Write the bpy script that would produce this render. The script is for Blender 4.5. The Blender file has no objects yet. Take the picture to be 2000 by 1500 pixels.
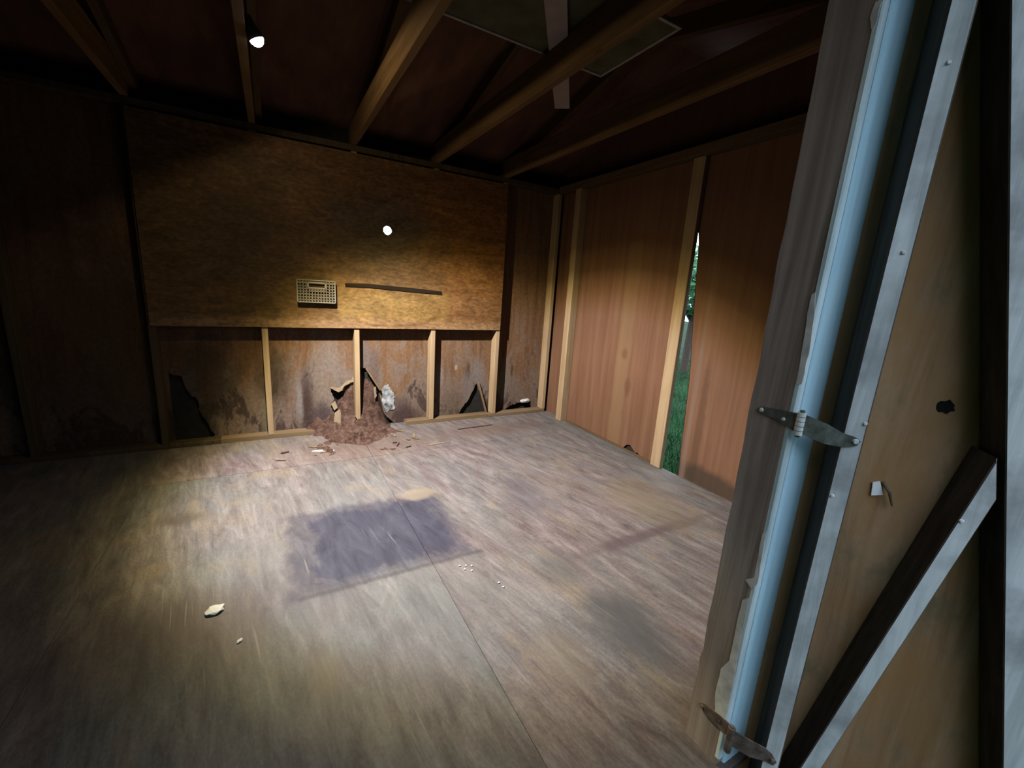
import bpy, bmesh, math, random
from mathutils import Vector, Matrix, noise
scene = bpy.context.scene
C = scene.collection

# ------------------------------------------------------------------ camera
cam_d = bpy.data.cameras.new('camera'); cam = bpy.data.objects.new('camera', cam_d); C.objects.link(cam)
f_px, CAM = 819.44, Vector((0.6657, -3.3876, 1.1768))
yaw, pit, rol = 0.5234, 0.2185, 0.0658
fw = Vector((math.sin(yaw)*math.cos(pit), math.cos(yaw)*math.cos(pit), -math.sin(pit)))
r0 = Vector((math.cos(yaw), -math.sin(yaw), 0)); u0 = r0.cross(fw)
rv = r0*math.cos(rol)+u0*math.sin(rol); uv = -r0*math.sin(rol)+u0*math.cos(rol)
m = Matrix((rv, uv, -fw)).transposed().to_4x4(); m.translation = CAM
cam.matrix_world = m
cam_d.sensor_width = 36; cam_d.lens = f_px/2000*36; cam_d.clip_start = .01
scene.camera = cam

# ------------------------------------------------------------------ world, exposure
w = bpy.data.worlds.new('sky'); scene.world = w; w.use_nodes = True
bg = w.node_tree.nodes['Background']; bg.inputs[0].default_value = (.72, .86, 1.0, 1); bg.inputs[1].default_value = 3.9
scene.view_settings.view_transform = 'Standard'; scene.view_settings.look = 'None'
scene.view_settings.gamma = 1; scene.view_settings.use_curve_mapping = False
scene.view_settings.exposure = 0.0

LAMP = Vector((0.663, -1.175, 2.09)); LAMP_TARGET = Vector((1.78, -.93, 0))
LAMP_W = 1230

# ------------------------------------------------------------------ materials
def nd(t, k, **kw):
    n = t.nodes.new(k)
    for a, b in kw.items(): setattr(n, a, b)
    return n
def base(name, rough=.8, spec=.25):
    mt = bpy.data.materials.new(name); mt.use_nodes = True
    t = mt.node_tree; b = t.nodes['Principled BSDF']
    b.inputs['Roughness'].default_value = rough; b.inputs['Specular IOR Level'].default_value = spec
    return mt, t, b
def ramp(t, fac, stops, interp='LINEAR'):
    r = nd(t, 'ShaderNodeValToRGB'); r.color_ramp.interpolation = interp
    e = r.color_ramp.elements
    while len(e) < len(stops): e.new(.5)
    for q, (p, c) in zip(e, stops):
        q.position = p; q.color = (c, c, c, 1) if isinstance(c, (int, float)) else (*c, 1)
    if fac is not None: t.links.new(fac, r.inputs[0])
    return r.outputs[0]
def noise_tex(t, vec, scale=(1, 1, 1), s=5, det=5, rough=.55, dist=0, off=(0, 0, 0)):
    mp = nd(t, 'ShaderNodeMapping'); mp.inputs['Scale'].default_value = scale; mp.inputs['Location'].default_value = off
    t.links.new(vec, mp.inputs[0])
    n = nd(t, 'ShaderNodeTexNoise'); n.inputs['Scale'].default_value = s; n.inputs['Detail'].default_value = det
    n.inputs['Roughness'].default_value = rough; n.inputs['Distortion'].default_value = dist
    t.links.new(mp.outputs[0], n.inputs[0]); return n.outputs[0]
def mixc(t, fac, a, b, mode='MIX'):
    x = nd(t, 'ShaderNodeMix', data_type='RGBA', blend_type=mode)
    for sock, v in ((0, fac), (6, a), (7, b)):
        if hasattr(v, 'default_value'): t.links.new(v, x.inputs[sock])
        elif isinstance(v, (int, float)): x.inputs[sock].default_value = v if sock == 0 else (v, v, v, 1)
        else: x.inputs[sock].default_value = (*v, 1)
    return x.outputs[2]
def mth(t, op, a, b=None, c=None, clamp=False):
    x = nd(t, 'ShaderNodeMath', operation=op); x.use_clamp = clamp
    for i, v in enumerate((a, b, c)):
        if v is None: continue
        if hasattr(v, 'default_value'): t.links.new(v, x.inputs[i])
        else: x.inputs[i].default_value = v
    return x.outputs[0]
def bump(t, b, h, strength=.3, dist=.004):
    n = nd(t, 'ShaderNodeBump'); n.inputs['Strength'].default_value = strength; n.inputs['Distance'].default_value = dist
    t.links.new(h, n.inputs['Height']); t.links.new(n.outputs[0], b.inputs['Normal'])
def ocoord(t): return nd(t, 'ShaderNodeTexCoord').outputs['Object']
def sep(t, v):
    s = nd(t, 'ShaderNodeSeparateXYZ'); t.links.new(v, s.inputs[0]); return s.outputs
def ellipse(t, xyz, a, b, ca, cb, ra, rb, soft=.5, warp=None, wamt=.15):
    """0..1 mask of an ellipse in two object axes (indices a, b)"""
    A = mth(t, 'DIVIDE', mth(t, 'SUBTRACT', xyz[a], ca), ra); B = mth(t, 'DIVIDE', mth(t, 'SUBTRACT', xyz[b], cb), rb)
    d = mth(t, 'SQRT', mth(t, 'ADD', mth(t, 'MULTIPLY', A, A), mth(t, 'MULTIPLY', B, B)))
    if warp is not None: d = mth(t, 'ADD', d, mth(t, 'MULTIPLY', mth(t, 'SUBTRACT', warp, .5), wamt*8))
    mr = nd(t, 'ShaderNodeMapRange', interpolation_type='SMOOTHSTEP')
    mr.inputs[1].default_value = 1+soft; mr.inputs[2].default_value = 1-soft
    t.links.new(d, mr.inputs[0]); return mr.outputs[0]
def rectmask(t, xyz, a, b, a0, a1, b0, b1, soft=.03, warp=None, wamt=.06):
    def sm(v, lo, hi):
        mr = nd(t, 'ShaderNodeMapRange', interpolation_type='SMOOTHSTEP'); mr.inputs[1].default_value = lo; mr.inputs[2].default_value = hi
        t.links.new(v, mr.inputs[0]); return mr.outputs[0]
    va, vb = xyz[a], xyz[b]
    if warp is not None:
        wv = mth(t, 'MULTIPLY', mth(t, 'SUBTRACT', warp, .5), wamt*4)
        va = mth(t, 'ADD', va, wv); vb = mth(t, 'ADD', vb, wv)
    o = mth(t, 'MULTIPLY', sm(va, a0-soft, a0+soft), sm(va, a1+soft, a1-soft))
    return mth(t, 'MULTIPLY', o, mth(t, 'MULTIPLY', sm(vb, b0-soft, b0+soft), sm(vb, b1+soft, b1-soft)))

def wood(name, dark, mid, light, axis=2, stretch=.07, s=18, rough=.8, patch=.35, patch_col=None, pscale=2.5, knots=False, bstr=.35, spec=.2):
    mt, t, b = base(name, rough, spec); o = ocoord(t)
    sc = [1, 1, 1]; sc[axis] = stretch
    g = noise_tex(t, o, sc, s, 6, .62, .6)
    col = ramp(t, g, [(.3, dark), (.5, mid), (.72, light)])
    p = noise_tex(t, o, (1, 1, 1), pscale, 4, .6)
    pm = ramp(t, p, [(.45, 0.0), (.68, 1.0)])
    col = mixc(t, mth(t, 'MULTIPLY', pm, patch), col, patch_col or dark)
    if knots:
        sk = [3, 3, 3]; sk[axis] = 1.6
        mp = nd(t, 'ShaderNodeMapping'); mp.inputs['Scale'].default_value = sk; t.links.new(o, mp.inputs[0])
        v = nd(t, 'ShaderNodeTexVoronoi'); v.inputs['Scale'].default_value = 1.5; t.links.new(mp.outputs[0], v.inputs[0])
        col = mixc(t, mth(t, 'MULTIPLY', ramp(t, v.outputs[0], [(.03, 1.0), (.09, 0.0)]), .75), col, tuple(c*.25 for c in dark))
    t.links.new(col, b.inputs['Base Color']); bump(t, b, g, bstr, .003)
    return mt
def plain(name, col, rough=.7, spec=.3, var=.25, s=30):
    mt, t, b = base(name, rough, spec); n = noise_tex(t, ocoord(t), (1, 1, 1), s, 4)
    t.links.new(ramp(t, n, [(.3, tuple(c*(1-var) for c in col)), (.7, tuple(min(1, c*(1+var)) for c in col))]), b.inputs['Base Color'])
    return mt

M = {}
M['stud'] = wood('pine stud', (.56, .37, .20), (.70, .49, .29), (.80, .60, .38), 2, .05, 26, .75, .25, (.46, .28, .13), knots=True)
M['stud_dark'] = wood('dark stud', (.13, .09, .05), (.22, .16, .09), (.30, .22, .13), 2, .05, 26)
M['joist'] = wood('joist', (.26, .15, .06), (.36, .21, .09), (.46, .28, .13), 1, .05, 24, .8, .3, (.15, .08, .03), knots=True)
M['plate_x'] = wood('plate x', (.36, .23, .12), (.48, .32, .18), (.56, .40, .25), 0, .05, 24)
M['plate_y'] = wood('plate y', (.20, .12, .06), (.30, .19, .09), (.38, .25, .13), 1, .05, 24)
M['rafter'] = wood('rafter', (.20, .12, .05), (.28, .17, .07), (.34, .21, .10), 1, .05, 24)
M['roof'] = wood('roof ply', (.12, .06, .04), (.19, .09, .055), (.25, .13, .08), 1, .1, 9, .9, .4, (.09, .05, .05))
M['felt'] = plain('black felt', (.012, .011, .010), .95, .1)
M['old_wall'] = wood('old wall boards', (.10, .07, .05), (.15, .11, .08), (.2, .15, .1), 2, .06, 14)
M['weather'] = wood('weathered grey board', (.13, .10, .088), (.25, .20, .185), (.38, .32, .305), 2, .035, 30, .9, .4, (.10, .08, .07), bstr=.6)
M['door_frame'] = wood('door frame board', (.24, .25, .25), (.38, .40, .42), (.50, .52, .56), 2, .05, 34, .85, .45, (.20, .205, .20), pscale=5, bstr=.5)
M['door_shaded'] = wood('dark shaded frame side', (.045, .035, .028), (.08, .064, .052), (.12, .10, .085), 2, .05, 34, .9, .4, (.04, .03, .025), pscale=5, bstr=.5)
M['door_lit'] = wood('pale lit frame face', (.34, .36, .38), (.52, .55, .58), (.66, .69, .74), 2, .06, 30, .8, .8, (.25, .25, .265), pscale=7, bstr=.5)
M['blue'] = wood('blue painted trim', (.36, .56, .70), (.44, .67, .83), (.53, .74, .87), 2, .06, 30, .55, .3, (.36, .54, .74), bstr=.15)
M['blue_pale'] = wood('pale bead', (.30, .40, .46), (.55, .66, .72), (.68, .75, .80), 2, .04, 34, .6, .4, (.16, .19, .22))
M['flake'] = plain('paint flake', (.50, .49, .50), .7)
M['steel'] = plain('dull steel', (.13, .135, .125), .45, .5, .4, 60)
M['steel'].node_tree.nodes['Principled BSDF'].inputs['Metallic'].default_value = .5
M['rust'] = plain('rusty steel', (.10, .07, .06), .7, .4, .6, 50)
M['zinc'] = plain('bright zinc', (.55, .57, .58), .35, .5, .15, 60)
M['white'] = plain('white plastic', (.62, .60, .54), .5, .4, .08)
M['white_wood'] = plain('white painted plank', (.60, .50, .46), .6, .3, .1, 12)
M['paper'] = plain('paper', (.75, .74, .76), .8, .2, .06)
M['lamp_body'] = plain('lamp body', (.03, .03, .035), .5, .4)
M['screen_board'] = plain('stored board', (.085, .085, .05), .9, .15, .3, 8)
M['screen_rim'] = plain('stored board rim', (.30, .29, .25), .6, .3, .2)
M['leaf'] = plain('leaves', (.04, .16, .06), .6, .3, .5, 3)
M['tag'] = plain('white tag', (.80, .80, .86), .8, .2, .04)
M['sky_blocker'] = plain('hedge leaves', (.025, .05, .03), .8, .2, .5, 3)
M['bark'] = plain('bark', (.06, .045, .035), .9)
M['grass'] = plain('grass', (.025, .09, .03), .8, .2, .55, 1.2)
M['soil'] = plain('lawn soil', (.012, .035, .012), .9, .1, .5, 2)
M['mould'] = plain('mould', (.42, .44, .44), .9, .1, .55, 40)
M['splinter'] = wood('raw splinter', (.50, .36, .22), (.62, .47, .31), (.72, .58, .42), 2, .1, 40)
M['insul'] = plain('grey mould', (.44, .46, .48), .95, .1, .9, 22)

def make_floor_mat(name, pink, grey, off):
    mt, t, b = base(name, .72, .3); o0 = ocoord(t); xyz = sep(t, o0)
    mp = nd(t, 'ShaderNodeMapping'); mp.inputs['Rotation'].default_value = (0, 0, math.radians(-12*pink)); t.links.new(o0, mp.inputs[0]); o = mp.outputs[0]
    st = noise_tex(t, o, (1, .24, 1), 15, 8, .68, .7, off)            # streaks of wear along the room
    fine = noise_tex(t, o, (1, .09, 1), 60, 5, .65, .4, off)
    big = noise_tex(t, o, (1, .6, 1), 1.9, 6, .66, .8, off)
    med = noise_tex(t, o, (1, .35, 1), 5.5, 7, .70, 1.2, off)
    hue = noise_tex(t, o, (1, .45, 1), 3.3, 6, .68, .9, (off[0]+11, off[1]+3, 0))
    grit = noise_tex(t, o, (1, .6, 1), 120, 3, .6)
    warp = noise_tex(t, o, (1, .5, 1), 6, 8, .72, .6)
    col = ramp(t, st, [(.30, (.24, .165, .165)), (.42, (.38, .285, .275)), (.53, (.485, .38, .365)), (.68, (.64, .535, .505))])
    greyc = ramp(t, st, [(.3, (.25, .235, .225)), (.52, (.36, .345, .335)), (.70, (.49, .47, .455))])
    col = mixc(t, mth(t, 'ADD', mth(t, 'MULTIPLY', ramp(t, big, [(.42, 0.0), (.60, 1.0)]), .7), grey, clamp=True), col, greyc)
    col = mixc(t, mth(t, 'MULTIPLY', ramp(t, hue, [(.54, 0.0), (.64, 1.0)]), .6), col, (.56, .44, .31))          # tan wear
    col = mixc(t, mth(t, 'MULTIPLY', ramp(t, hue, [(.34, 1.0), (.45, 0.0)]), .7*pink), col, (.33, .215, .225))   # plum stains
    col = mixc(t, mth(t, 'MULTIPLY', ramp(t, med, [(.33, 1.0), (.43, 0.0)]), .5), col, (.19, .165, .165))        # dark wear
    col = mixc(t, mth(t, 'MULTIPLY', ramp(t, med, [(.58, 0.0), (.68, 1.0)]), .5), col, (.68, .59, .55))          # pale scuffs
    col = mixc(t, .4, col, mixc(t, 1.0, col, ramp(t, fine, [(.3, .45), (.5, .95), (.7, 1.4)]), 'MULTIPLY'))
    col = mixc(t, .35, col, mixc(t, 1.0, col, ramp(t, grit, [(.3, .5), (.7, 1.4)]), 'MULTIPLY'))
    # discoloured blue-grey rectangle where something once stood
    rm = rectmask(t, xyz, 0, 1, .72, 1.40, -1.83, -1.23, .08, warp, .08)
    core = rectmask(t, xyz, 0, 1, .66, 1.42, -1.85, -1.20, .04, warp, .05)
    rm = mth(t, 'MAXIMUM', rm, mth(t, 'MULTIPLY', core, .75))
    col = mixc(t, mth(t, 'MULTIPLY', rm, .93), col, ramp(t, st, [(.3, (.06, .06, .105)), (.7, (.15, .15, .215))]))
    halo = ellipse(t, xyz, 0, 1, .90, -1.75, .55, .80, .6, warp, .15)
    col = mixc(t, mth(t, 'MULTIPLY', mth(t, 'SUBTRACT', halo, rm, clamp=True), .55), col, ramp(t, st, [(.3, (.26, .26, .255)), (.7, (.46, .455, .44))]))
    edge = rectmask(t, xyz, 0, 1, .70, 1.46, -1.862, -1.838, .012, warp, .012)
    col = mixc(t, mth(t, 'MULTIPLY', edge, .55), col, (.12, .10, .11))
    for (cx, cy, rx, ry, amt, cc, soft) in (
            (1.33, -1.22, .11, .06, .65, (.66, .53, .37), .35),
            (2.30, -2.07, .42, .035, .7, (.22, .145, .155), .6),
            (1.76, -2.46, .12, .19, .8, (.17, .165, .165), .6),
            (1.72, -2.10, .09, .12, .6, (.22, .21, .19), .6),
            (1.45, -2.50, .08, .12, .4, (.56, .44, .30), .6),
            (2.56, -1.78, .20, .26, .55, (.52, .40, .24), .6),
            (1.9, -1.45, .10, .22, .45, (.22, .19, .22), .7),
            (.23, -1.05, .10, .05, .6, (.20, .15, .11), .7),
            (.30, -1.85, .35, .18, .55, (.22, .15, .15), .8),
            (.75, -2.2, .05, .08, .35, (.50, .40, .28), .7),
            (2.2, -.35, .5, .12, .5, (.33, .20, .15), .7),
            (1.2, -.35, .45, .25, .6, (.36, .25, .19), .7)):
        col = mixc(t, mth(t, 'MULTIPLY', ellipse(t, xyz, 0, 1, cx, cy, rx, ry, soft, warp, .3), amt), col, cc)
    # long scratches
    sc = noise_tex(t, o, (1, .03, 1), 70, 2, .5, 0, off)
    col = mixc(t, mth(t, 'MULTIPLY', ramp(t, sc, [(.68, 0.0), (.74, 1.0)]), .4), col, (.70, .64, .58))
    t.links.new(col, b.inputs['Base Color']); bump(t, b, st, .35, .004)
    return mt
M['floor_a'] = make_floor_mat('floor sheet grey', .6, .35, (0, 0, 0))
M['floor_b'] = make_floor_mat('floor sheet pink', 1.0, 0.0, (5.3, 1.7, 0))
M['floor_c'] = make_floor_mat('floor strip', .4, .25, (2.2, 7.1, 0))

def make_sheath(name, axis_u, stain):
    """stained, rotting wall board; axis_u is the horizontal axis index"""
    mt, t, b = base(name, .8, .2); o = ocoord(t); xyz = sep(t, o)
    warp = noise_tex(t, o, (1, 1, .8), 5, 8, .72, .5)
    blot = noise_tex(t, o, (1.6, 1.6, .8), 3.2, 8, .72, 1.0)
    g = noise_tex(t, o, (1, 1, .10), 20, 6, .66, .6); sp = noise_tex(t, o, (1, 1, .7), 55, 4, .65); cr = noise_tex(t, o, (1, 1, .6), 9, 8, .75, 1.5)
    col = ramp(t, g, [(.3, (.31, .155, .08)), (.5, (.43, .235, .13)), (.72, (.54, .32, .19))])
    low = nd(t, 'ShaderNodeMapRange'); low.inputs[1].default_value = .75; low.inputs[2].default_value = -.05
    t.links.new(xyz[2], low.inputs[0])
    fac = mth(t, 'ADD', blot, mth(t, 'MULTIPLY', low.outputs[0], .26))
    col = mixc(t, mth(t, 'MULTIPLY', ramp(t, fac, [(.54, 0.0), (.63, 1.0)]), .7), col, (.44, .34, .29))
    col = mixc(t, mth(t, 'MULTIPLY', ramp(t, fac, [(.70, 0.0), (.76, 1.0)]), .9), col, (.13, .085, .075))
    col = mixc(t, mth(t, 'MULTIPLY', ramp(t, cr, [(.30, 1.0), (.40, 0.0)]), .6), col, (.14, .08, .05))
    # damp, mould and peeled patches, plus broad darker areas at the left end
    for (cx, cz, rx, rz, amt, cc) in ((.86, .22, .05, .26, .85, (.10, .06, .06)), (.81, .25, .022, .15, .95, (.52, .45, .43)),
            (1.02, .42, .12, .30, .65, (.52, .42, .36)), (.97, .10, .07, .13, .85, (.15, .10, .11)), (1.30, .58, .05, .12, .75, (.36, .30, .29)), (1.37, .50, .04, .16, .6, (.26, .20, .19)),
            (1.64, .06, .14, .09, .9, (.17, .105, .10)), (1.58, .17, .07, .05, .6, (.22, .15, .14)), (2.30, .38, .07, .15, .85, (.46, .38, .35)), (2.20, .42, .022, .09, .9, (.10, .06, .05)), (2.2, .3, .035, .15, .7, (.42, .35, .32)),
            (1.93, .40, .03, .09, .6, (.58, .48, .42)), (2.08, .47, .012, .03, .95, (.78, .66, .52)), (2.05, .12, .10, .12, .6, (.28, .20, .14)), (2.58, .28, .05, .2, .75, (.42, .36, .30)), (2.66, .42, .012, .05, .8, (.15, .09, .05)),
            (.15, .36, .03, .18, .8, (.40, .38, .36)), (.10, .15, .16, .16, .85, (.035, .03, .028)), (.36, .48, .025, .03, .9, (.62, .48, .33)),
            (.25, .5, .16, .3, .6, (.10, .08, .06)), (.66, .42, .10, .2, .75, (.12, .08, .05)), (.58, .12, .03, .14, .7, (.46, .40, .26)), (-.3, .6, .5, .8, .6, (.12, .08, .05))):
        col = mixc(t, mth(t, 'MULTIPLY', ellipse(t, xyz, axis_u, 2, cx, cz, rx, rz, .55, warp, .28), amt), col, cc)
    col = mixc(t, .45, col, mixc(t, 1.0, col, ramp(t, sp, [(.3, .5), (.7, 1.45)]), 'MULTIPLY'))
    t.links.new(col, b.inputs['Base Color']); bump(t, b, cr, .5, .006)
    return mt
M['sheath'] = make_sheath('rotting sheathing', 0, True)
def make_right(name):
    mt, t, b = base(name, .7, .3); o = ocoord(t); xyz = sep(t, o)
    g = noise_tex(t, o, (1, 1, .05), 20, 5, .6, .4); warp = noise_tex(t, o, (1, 1, 1), 6, 5, .62)
    col = ramp(t, g, [(.3, (.36, .17, .095)), (.5, (.44, .215, .125)), (.72, (.50, .27, .16))])
    col = mixc(t, mth(t, 'MULTIPLY', rectmask(t, xyz, 1, 2, -1.03, -.89, -.2, 1.6, .02, warp, .01), .55), col, (.56, .34, .18))
    for (cy, cz, ry, rz, amt, cc) in ((-.98, .75, .03, .04, .5, (.25, .12, .06)), (-1.05, .5, .03, .07, .5, (.25, .11, .06)),
            (-1.72, .3, .03, .5, .6, (.20, .10, .055)), (-1.9, .05, .35, .07, .8, (.11, .085, .06)), (-1.65, .4, .02, .9, .5, (.5, .36, .28))):
        col = mixc(t, mth(t, 'MULTIPLY', ellipse(t, xyz, 1, 2, cy, cz, ry, rz, .5, warp, .15), amt), col, cc)
    t.links.new(col, b.inputs['Base Color']); bump(t, b, g, .2, .003); return mt
M['right'] = make_right('right wall hardboard')
def make_panel(name):
    mt, t, b = base(name, .6, .3); o = ocoord(t); xyz = sep(t, o)
    g = noise_tex(t, o, (.12, 1, 1), 14, 8, .72, 1.6); warp = noise_tex(t, o, (.6, 1, 1), 4, 7, .7, .6)
    big = noise_tex(t, o, (.5, 1, 1), 2.6, 6, .66, 1.0); sp = noise_tex(t, o, (.5, 1, 1), 60, 4, .65)
    col = ramp(t, g, [(.3, (.29, .13, .045)), (.45, (.46, .22, .085)), (.58, (.55, .295, .125)), (.75, (.64, .38, .185))])
    col = mixc(t, mth(t, 'MULTIPLY', ramp(t, big, [(.40, 0.0), (.60, 1.0)]), .6), col, (.26, .155, .06))
    right = rectmask(t, xyz, 0, 2, 1.72, 2.6, .95, 2.1, .22, warp, .12)
    col = mixc(t, mth(t, 'MULTIPLY', right, .6), col, ramp(t, g, [(.3, (.36, .13, .03)), (.7, (.60, .27, .08))]))
    left = rectmask(t, xyz, 0, 2, -.3, .75, .7, 2.1, .3, warp, .12)
    col = mixc(t, mth(t, 'MULTIPLY', left, .5), col, (.24, .165, .05))
    gm = ellipse(t, xyz, 0, 2, 1.40, 1.55, .34, .26, .6, warp, .16)  # grey glow around the daylight hole, painted into the panel colour
    col = mixc(t, mth(t, 'MULTIPLY', gm, .75), col, (.15, .135, .13))
    am = rectmask(t, xyz, 0, 2, .3, 1.95, 1.15, 1.6, .07, warp, .10)
    col = mixc(t, mth(t, 'MULTIPLY', am, .5), col, (.20, .125, .065))
    lm = rectmask(t, xyz, 0, 2, 1.08, 1.95, .88, 1.12, .05, warp, .03)
    col = mixc(t, mth(t, 'MULTIPLY', lm, .45), col, (.70, .44, .13))
    lip = rectmask(t, xyz, 0, 2, -.1, 2.6, .7, .88, .04, warp, .03)
    col = mixc(t, mth(t, 'MULTIPLY', lip, .5), col, (.78, .48, .26))
    ring = ellipse(t, xyz, 0, 2, 1.50, .97, .40, .14, .09, warp, .05); ring2 = ellipse(t, xyz, 0, 2, 1.48, .975, .38, .125, .09, warp, .05)
    col = mixc(t, mth(t, 'MULTIPLY', mth(t, 'SUBTRACT', ring, ring2, clamp=True), .55), col, (.27, .125, .03))
    col = mixc(t, .6, col, mixc(t, 1.0, col, ramp(t, sp, [(.3, .35), (.7, 1.55)]), 'MULTIPLY'))
    mot = noise_tex(t, o, (.45, 1, 1), 12, 8, .75, 1.0)
    col = mixc(t, .55, col, mixc(t, 1.0, col, ramp(t, mot, [(.34, .4), (.5, 1.0), (.66, 1.55)]), 'MULTIPLY'))
    t.links.new(col, b.inputs['Base Color']); bump(t, b, g, .25, .003); return mt
M['panel'] = make_panel('plywood panel')
def make_doorply(name):
    mt, t, b = base(name, .8, .2); o = ocoord(t)
    g = noise_tex(t, o, (1, 1, .08), 18, 6, .65, .6); p = noise_tex(t, o, (1, 1, .6), 7, 5, .65)
    col = ramp(t, g, [(.3, (.20, .11, .055)), (.5, (.31, .185, .105)), (.72, (.41, .26, .16))])
    col = mixc(t, mth(t, 'MULTIPLY', ramp(t, p, [(.45, 0.0), (.62, 1.0)]), .7), col, (.30, .155, .06))
    col = mixc(t, mth(t, 'MULTIPLY', ramp(t, p, [(.34, 1.0), (.47, 0.0)]), .7), col, (.14, .12, .07))
    t.links.new(col, b.inputs['Base Color']); bump(t, b, g, .3, .003); return mt
M['door_ply'] = make_doorply('door plywood')
def make_dirt(name):
    mt, t, b = base(name, .95, .1); o = ocoord(t)
    n = noise_tex(t, o, (1, 1, 1), 16, 7, .7, .8); n2 = noise_tex(t, o, (1, 1, 1), 70, 4, .6)
    col = ramp(t, n, [(.32, (.045, .024, .02)), (.44, (.20, .11, .085)), (.58, (.33, .20, .155)), (.74, (.50, .35, .27))])
    col = mixc(t, .5, col, ramp(t, n2, [(.3, .4), (.7, 1.3)]), 'MULTIPLY')
    t.links.new(col, b.inputs['Base Color']); bump(t, b, n2, .6, .01); return mt
M['dirt'] = make_dirt('rotten wood and earth')
def emis(name, col, s):
    mt = bpy.data.materials.new(name); mt.use_nodes = True; t = mt.node_tree; t.nodes.clear()
    e = nd(t, 'ShaderNodeEmission'); e.inputs[0].default_value = (*col, 1); e.inputs[1].default_value = s
    t.links.new(e.outputs[0], nd(t, 'ShaderNodeOutputMaterial').inputs[0]); return mt
M['led'] = emis('lit lamp lens', (.86, .93, 1.0), 25)

def scale_albedo(mt, k):
    t = mt.node_tree; b = t.nodes['Principled BSDF']; src = b.inputs['Base Color'].links[0].from_socket
    t.links.new(mixc(t, 1.0, src, k, 'MULTIPLY'), b.inputs['Base Color']); b.inputs['Specular IOR Level'].default_value *= .4
for key in ('stud', 'stud_dark', 'joist', 'plate_x', 'plate_y', 'rafter', 'roof', 'old_wall', 'floor_a', 'floor_b', 'floor_c', 'sheath', 'right', 'panel', 'dirt',
            'splinter', 'insul', 'paper', 'white', 'white_wood', 'screen_board', 'screen_rim'):
    scale_albedo(M[key], {'white': .28, 'paper': .6, 'stud': .42, 'insul': .45, 'white_wood': .5, 'screen_board': 1.0, 'screen_rim': .9, 'joist': .40, 'roof': .55}.get(key, .30)*.68)

# ------------------------------------------------------------------ mesh helpers
def link(name, bm, mat, parent=None, smooth=False):
    bmesh.ops.recalc_face_normals(bm, faces=bm.faces[:])
    me = bpy.data.meshes.new(name); bm.to_mesh(me); bm.free()
    if smooth:
        for p in me.polygons: p.use_smooth = True
    o = bpy.data.objects.new(name, me); C.objects.link(o); me.materials.append(M[mat] if isinstance(mat, str) else mat)
    if parent is not None: o.parent = parent
    return o
def empty(name, loc=(0, 0, 0)):
    o = bpy.data.objects.new(name, None); C.objects.link(o); o.location = loc; o.empty_display_size = .05; return o
def struct(o): o['kind'] = 'structure'; return o
def tag(o, label, cat, group=None):
    o['label'] = label; o['category'] = cat
    if group: o['group'] = group
    return o
def add_box(bm, x0, x1, y0, y1, z0, z1, bev=0):
    vs = [bm.verts.new((x, y, z)) for z in (z0, z1) for y in (y0, y1) for x in (x0, x1)]
    fs = [bm.faces.new([vs[i] for i in q]) for q in ((0, 1, 3, 2), (4, 6, 7, 5), (0, 4, 5, 1), (2, 3, 7, 6), (0, 2, 6, 4), (1, 5, 7, 3))]
    if bev:
        bmesh.ops.bevel(bm, geom=list({e for f in fs for e in f.edges}), offset=bev, segments=1, affect='EDGES')
def box(name, x0, x1, y0, y1, z0, z1, mat, parent=None, bev=.003):
    bm = bmesh.new(); add_box(bm, x0, x1, y0, y1, z0, z1, bev); return link(name, bm, mat, parent)
def hexa(name, pts8, mat, parent=None, bev=.002):
    """pts8: 4 front corners in loop order, then 4 back corners in the same order"""
    bm = bmesh.new(); v = [bm.verts.new(p) for p in pts8]
    for q in ((0, 1, 2, 3), (7, 6, 5, 4), (0, 4, 5, 1), (1, 5, 6, 2), (2, 6, 7, 3), (3, 7, 4, 0)): bm.faces.new([v[i] for i in q])
    if bev: bmesh.ops.bevel(bm, geom=bm.edges[:], offset=bev, segments=1, affect='EDGES')
    return link(name, bm, mat, parent)
def add_beam(bm, p0, p1, wdt, hgt, up=(0, 0, 1)):
    p0, p1 = Vector(p0), Vector(p1); d = (p1-p0).normalized(); s = d.cross(Vector(up))
    if s.length < 1e-4: s = d.cross(Vector((1, 0, 0)))
    s.normalize(); u = s.cross(d); vs = []
    for p in (p0, p1):
        for a, b_ in ((-1, -1), (1, -1), (1, 1), (-1, 1)): vs.append(bm.verts.new(p+s*(a*wdt/2)+u*(b_*hgt/2)))
    for q in ((0, 1, 2, 3), (7, 6, 5, 4), (0, 4, 5, 1), (1, 5, 6, 2), (2, 6, 7, 3), (3, 7, 4, 0)): bm.faces.new([vs[i] for i in q])
def add_rod(bm, p0, p1, r, n=8, r1=None):
    p0, p1 = Vector(p0), Vector(p1); d = (p1-p0).normalized(); s = d.orthogonal().normalized(); u = s.cross(d)
    r1 = r if r1 is None else r1; A, B = [], []
    for i in range(n):
        a = 2*math.pi*i/n; k = s*math.cos(a)+u*math.sin(a); A.append(bm.verts.new(p0+k*r)); B.append(bm.verts.new(p1+k*r1))
    for i in range(n): bm.faces.new([A[i], A[(i+1) % n], B[(i+1) % n], B[i]])
    bm.faces.new(A[::-1]); bm.faces.new(B)
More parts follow.
